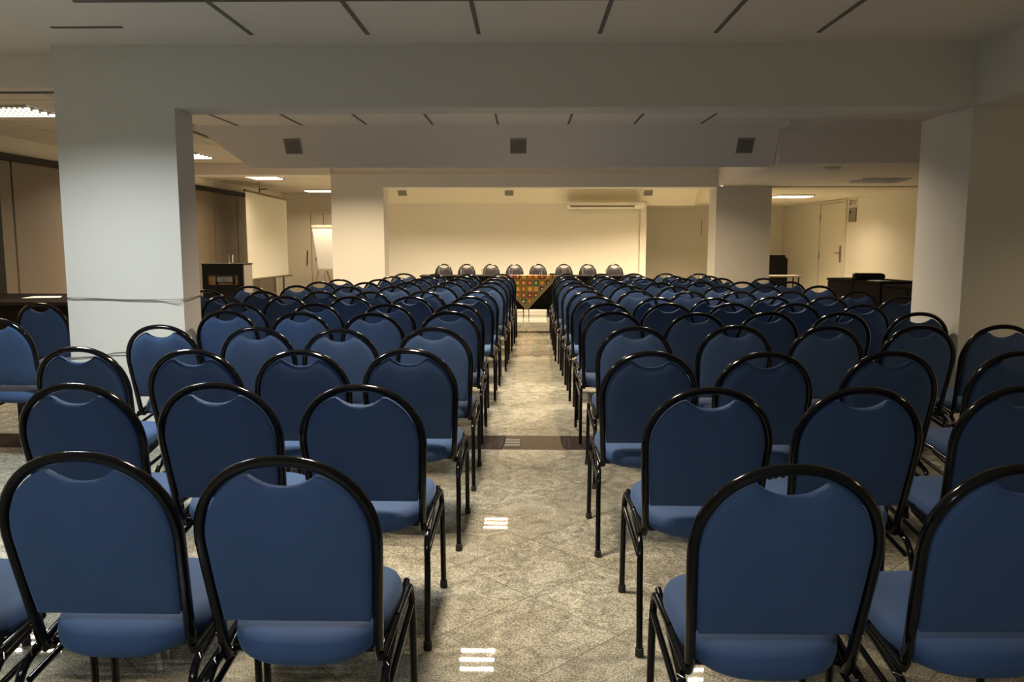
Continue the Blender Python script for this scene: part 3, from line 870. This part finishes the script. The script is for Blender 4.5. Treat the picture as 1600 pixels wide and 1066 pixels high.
# flip chart
fc = empty('flip_chart', (-4.32, 18.5, 0), .0, 'flip chart with white paper on wooden legs behind the far left pillar', 'flip chart')
def panel_taper(bm, z0, z1, w0, w1, y0, y1, th):
    A = [bm.verts.new(p) for p in ((-w0, y0, z0), (w0, y0, z0), (w1, y1, z1), (-w1, y1, z1))]
    B = [bm.verts.new((v.co.x, v.co.y + th, v.co.z)) for v in A]
    bm.faces.new(A); bm.faces.new(B[::-1])
    for i in range(4): bm.faces.new((A[i], A[(i + 1) % 4], B[(i + 1) % 4], B[i]))
bm = bmesh.new(); panel_taper(bm, .67, 1.66, .34, .49, 0, .10, .02); link_mesh('board', bm, M['tabletop'], fc)
bm = bmesh.new(); panel_taper(bm, .69, 1.60, .335, .475, -.008, .083, .004); link_mesh('paper_pad', bm, M['paper'], fc)
link_mesh('paper_clamp', bbox(-.49, .49, .07, .10, 1.60, 1.655, .004), M['tabletop'], fc)
link_mesh('pen_tray', bbox(-.34, .34, -.05, .01, .64, .67), M['tabletop'], fc)
for P in ([(-.33, .01, .67), (-.46, -.16, 0)], [(.33, .01, .67), (.46, -.16, 0)], [(-.16, .03, .67), (-.06, .40, 0)]):
    bm = bmesh.new(); tube(bm, P, .016, seg=8); link_mesh('leg', bm, M['pine'], fc, True)

# door pull and knob on the far left wall
bm = bmesh.new(); tube(bm, [(-5.19, BACK - .03, .74), (-5.17, BACK - .03, 1.09)], .014); tube(bm, [(-5.19, BACK, .76), (-5.19, BACK - .03, .76)], .008); tube(bm, [(-5.17, BACK, 1.07), (-5.17, BACK - .03, 1.07)], .008)
tag(link_mesh('pull_handle', bm, M['bronze'], None, True), 'long upright bronze pull on the far left wall', 'door handle')
bm = bmesh.new(); lathe(bm, [(0, -.05), (.03, -.045), (.035, -.02), (.015, 0), (0, 0)], 14)
kn = link_mesh('wall_hook', bm, M['black'], None, True); kn.rotation_euler = (-PI / 2, 0, 0); kn.location = (-4.95, BACK, .90)
tag(kn, 'small round black hook on the far left wall beside the flip chart', 'hook')

# dark desk at the left edge
dk = empty('reception_desk', (-4.75, 7.7, 0), 0, 'long dark desk at the left edge behind two blue chairs', 'desk')
link_mesh('worktop', bbox(-.92, .80, -.05, 1.22, .715, .75, .004), M['dark'], dk)
link_mesh('front_panel', bbox(-.90, .78, 0, .03, .03, .715), M['dark'], dk)
link_mesh('side_panel', bbox(.75, .78, .03, 1.2, 0, .715), M['dark'], dk)
link_mesh('side_panel', bbox(-.90, -.87, .03, 1.2, 0, .715), M['dark'], dk)
bm = bmesh.new(); prism(bm, [(-5.04, 8.16), (-4.70, 8.25), (-4.80, 8.46), (-5.06, 8.42)], 'z', .7505, .755)
tag(link_mesh('paper_sheet', bm, M['paper']), 'white sheets of paper lying on the dark desk at the left edge', 'paper')

# cables round the pillar
def wire(pts, lab):
    bm = bmesh.new(); tube(bm, smooth_path(pts, 5), .0016, seg=6)
    tag(link_mesh('pillar_cable', bm, M['wire'], None, True), lab, 'cable', 'thin cables tied round the big left pillar')
yy = 5.146
wire([(-2.893, 5.25, .975), (-2.893, yy, .972), (-2.75, yy, .966), (-2.55, yy, .958), (-2.35, yy, .957), (-2.149, yy, .963), (-2.149, 5.43, .968)], 'upper strand of the thin grey cable round the big pillar at chair height')
wire([(-2.893, 5.25, .973), (-2.893, yy, .969), (-2.78, yy, .957), (-2.60, yy, .955), (-2.52, yy, .949), (-2.30, yy, .946), (-2.149, yy, .954), (-2.149, 5.43, .962)], 'lower strand of the thin grey cable round the big pillar at chair height')
wire([(-2.893, 5.2, .594), (-2.893, yy, .592), (-2.80, yy, .592), (-2.70, yy, .602), (-2.58, yy, .622), (-2.4, yy, .624), (-2.149, yy, .61)], 'low thin grey cable round the big pillar, behind the chair backs, higher strand')
wire([(-2.893, 5.2, .588), (-2.893, yy, .585), (-2.75, yy, .590), (-2.66, yy, .600), (-2.55, yy, .604), (-2.4, yy, .602), (-2.149, yy, .595)], 'low thin grey cable round the big pillar, behind the chair backs, lower strand')

# ================================================================== RIGHT SIDE
# exit door in the right wall
dr = empty('door_1', (WX1, 16.4, 0), 0, 'plain cream exit door in the right wall', 'door'); dr['kind'] = 'structure'
link_mesh('leaf', bbox(-.03, 0, -.62, .62, .01, 2.035), M['door'], dr)
bm = bmesh.new()
box(bm, -.034, 0, -.70, -.64, 0, 2.085); box(bm, -.034, 0, .64, .70, 0, 2.085); box(bm, -.034, 0, -.64, .64, 2.045, 2.085)
link_mesh('door_frame', bm, M['door'], dr)
bm = bmesh.new(); box(bm, -.029, -.02, -.642, -.618, 0, 2.045); box(bm, -.029, -.02, .618, .642, 0, 2.045); box(bm, -.029, -.02, -.64, .64, 2.033, 2.047)
link_mesh('gap', bm, M['slot'], dr)
hn = link_mesh('handle_plate', bbox(-.045, -.03, -.57, -.50, .90, 1.22, .004), M['steel'], dr)
bm = bmesh.new(); tube(bm, [(-.045, -.53, 1.08), (-.09, -.53, 1.08), (-.09, -.38, 1.08)], .012); link_mesh('lever', bm, M['steel'], hn, True)
for z0 in (.95, 1.70): link_mesh('hinge', bbox(-.04, -.03, .60, .64, z0, z0 + .13), M['grey'], dr)
# emergency sign and grey plate
es = empty('exit_sign', (WX1 - .002, 15.46, 1.945), 0, 'small pale exit sign with black symbols above a grey plate on the right wall', 'sign')
link_mesh('sign_plate', bbox(-.012, 0, -.20, .14, .0, .135, .002), M['white_plastic'], es)
bm = bmesh.new()
for (y0, y1, z0, z1) in ((.11, .125, .02, .115), (.03, .11, .02, .032), (.03, .11, .103, .115), (.03, .042, .06, .115), (.05, .075, .045, .06), (.055, .095, .06, .075),
                         (-.03, .02, .10, .115), (-.03, -.015, .065, .10), (-.02, .01, .055, .067), (0, .012, .02, .06), (-.03, .01, .02, .032), (-.11, -.085, .02, .115), (-.155, -.14, .02, .115)):
    box(bm, -.015, -.012, y0, y1, z0, z1)
link_mesh('symbols', bm, M['black'], es)
gp = empty('wall_plate', (WX1 - .002, 15.42, 1.66), 0, 'square grey plate on the right wall under the exit sign', 'wall plate')
link_mesh('plate', bbox(-.02, 0, -.17, .17, 0, .255, .004), M['grey'], gp)
link_mesh('mark', bbox(-.024, -.02, .05, .12, .155, .20), M['black'], gp)

# air conditioner under the sloped cream panel
ac = empty('air_conditioner', (1.66, 17.70, 1.985), 0, 'slim white air conditioner high on the stage wall', 'air conditioner')
bm = bmesh.new(); prism(bm, [(-.28, .11), (-.30, .06), (-.20, .015), (0, 0), (.2, 0), (.2, .13), (-.1, .13)], 'x', -.80, .80)
link_mesh('casing', bm, M['white_plastic'], ac)
bm = bmesh.new(); box(bm, -.74, .60, -.303, -.25, .045, .052); box(bm, -.74, .60, -.27, -.22, .025, .032)
link_mesh('outlet', bm, M['slot'], ac)

# dark low cupboards on the right
def cupboard(name, p, q, depth, z, label):
    p, q = Vector((*p, 0)), Vector((*q, 0))
    L = (q - p).length
    ang = math.atan2((q - p).y, (q - p).x)
    g = empty(name, p, ang, label, 'cupboard', 'dark cupboards at the right')
    # local x runs along the front, local +y is away from the viewer side
    link_mesh('body', bbox(.004, L - .004, .02, depth, .04, z - .03), M['dark'], g)
    link_mesh('top', bbox(0, L, -.01, depth + .01, z - .03, z, .003), M['dark'], g)
    for k in range(2):
        d = link_mesh('door', bbox(.008 + k * L / 2, (k + 1) * L / 2 - .008, 0, .02, .06, z - .035, .002), M['dark'], g)
        bm = bmesh.new(); xx = L / 2 + (-.05 if k == 0 else .05)
        tube(bm, [(xx, -.018, .5), (xx, -.018, .6)], .006); link_mesh('handle', bm, M['steel'], d, True)
    return g
cupboard('low_cupboard', (3.86, 10.66), (4.075, 9.56), .55, .85, 'dark low cupboard on the right with a black device on top')
cupboard('low_cupboard', (4.08, 9.54), (4.24, 8.60), .55, .83, 'dark low cupboard touching the near right pillar in view')
dv = empty('projector', (4.16, 10.12, .85), -.25, 'flat black device with papers in front on the farther dark cupboard', 'device')
link_mesh('body', bbox(-.17, .17, -.12, .12, .01, .075, .012), M['black'], dv)
link_mesh('lid', bbox(-.14, .14, -.10, .10, .075, .082, .003), M['gloss'], dv)
link_mesh('base', bbox(-.20, .16, -.14, .10, 0, .012), M['black'], dv)
bm = bmesh.new(); prism(bm, [(4.06, 9.90), (4.22, 9.92), (4.26, 9.70), (4.10, 9.68)], 'z', .8505, .856)
tag(link_mesh('paper_sheet', bm, M['paper']), 'white papers lying before the black device on the dark cupboard', 'paper')

# tall black cabinet and pale side table beside the far right pillar
tc_ = empty('tall_cabinet', (4.28, 14.25, 0), 0, 'narrow tall black cabinet beside the far right pillar', 'cabinet')
link_mesh('body', bbox(-.16, .12, -.15, .2, 0, 1.05, .004), M['black'], tc_)
link_mesh('side_box', bbox(.12, .155, -.12, .15, 0, 1.02), M['black'], tc_)
link_mesh('lid', bbox(-.165, .10, -.155, .205, 1.05, 1.075, .003), M['black'], tc_)
st = empty('side_table', (4.22, 13.75, 0), 0, 'small pale table in front of the narrow black cabinet', 'table')
link_mesh('tabletop', bbox(-.28, .28, -.18, .18, .725, .75, .003), M['tabletop'], st)
for sx_ in (-.24, .24):
    for sy_ in (-.14, .14):
        bm = bmesh.new(); tube(bm, [(sx_, sy_, 0), (sx_, sy_, .725)], .012, seg=8); link_mesh('leg', bm, M['black'], st, True)
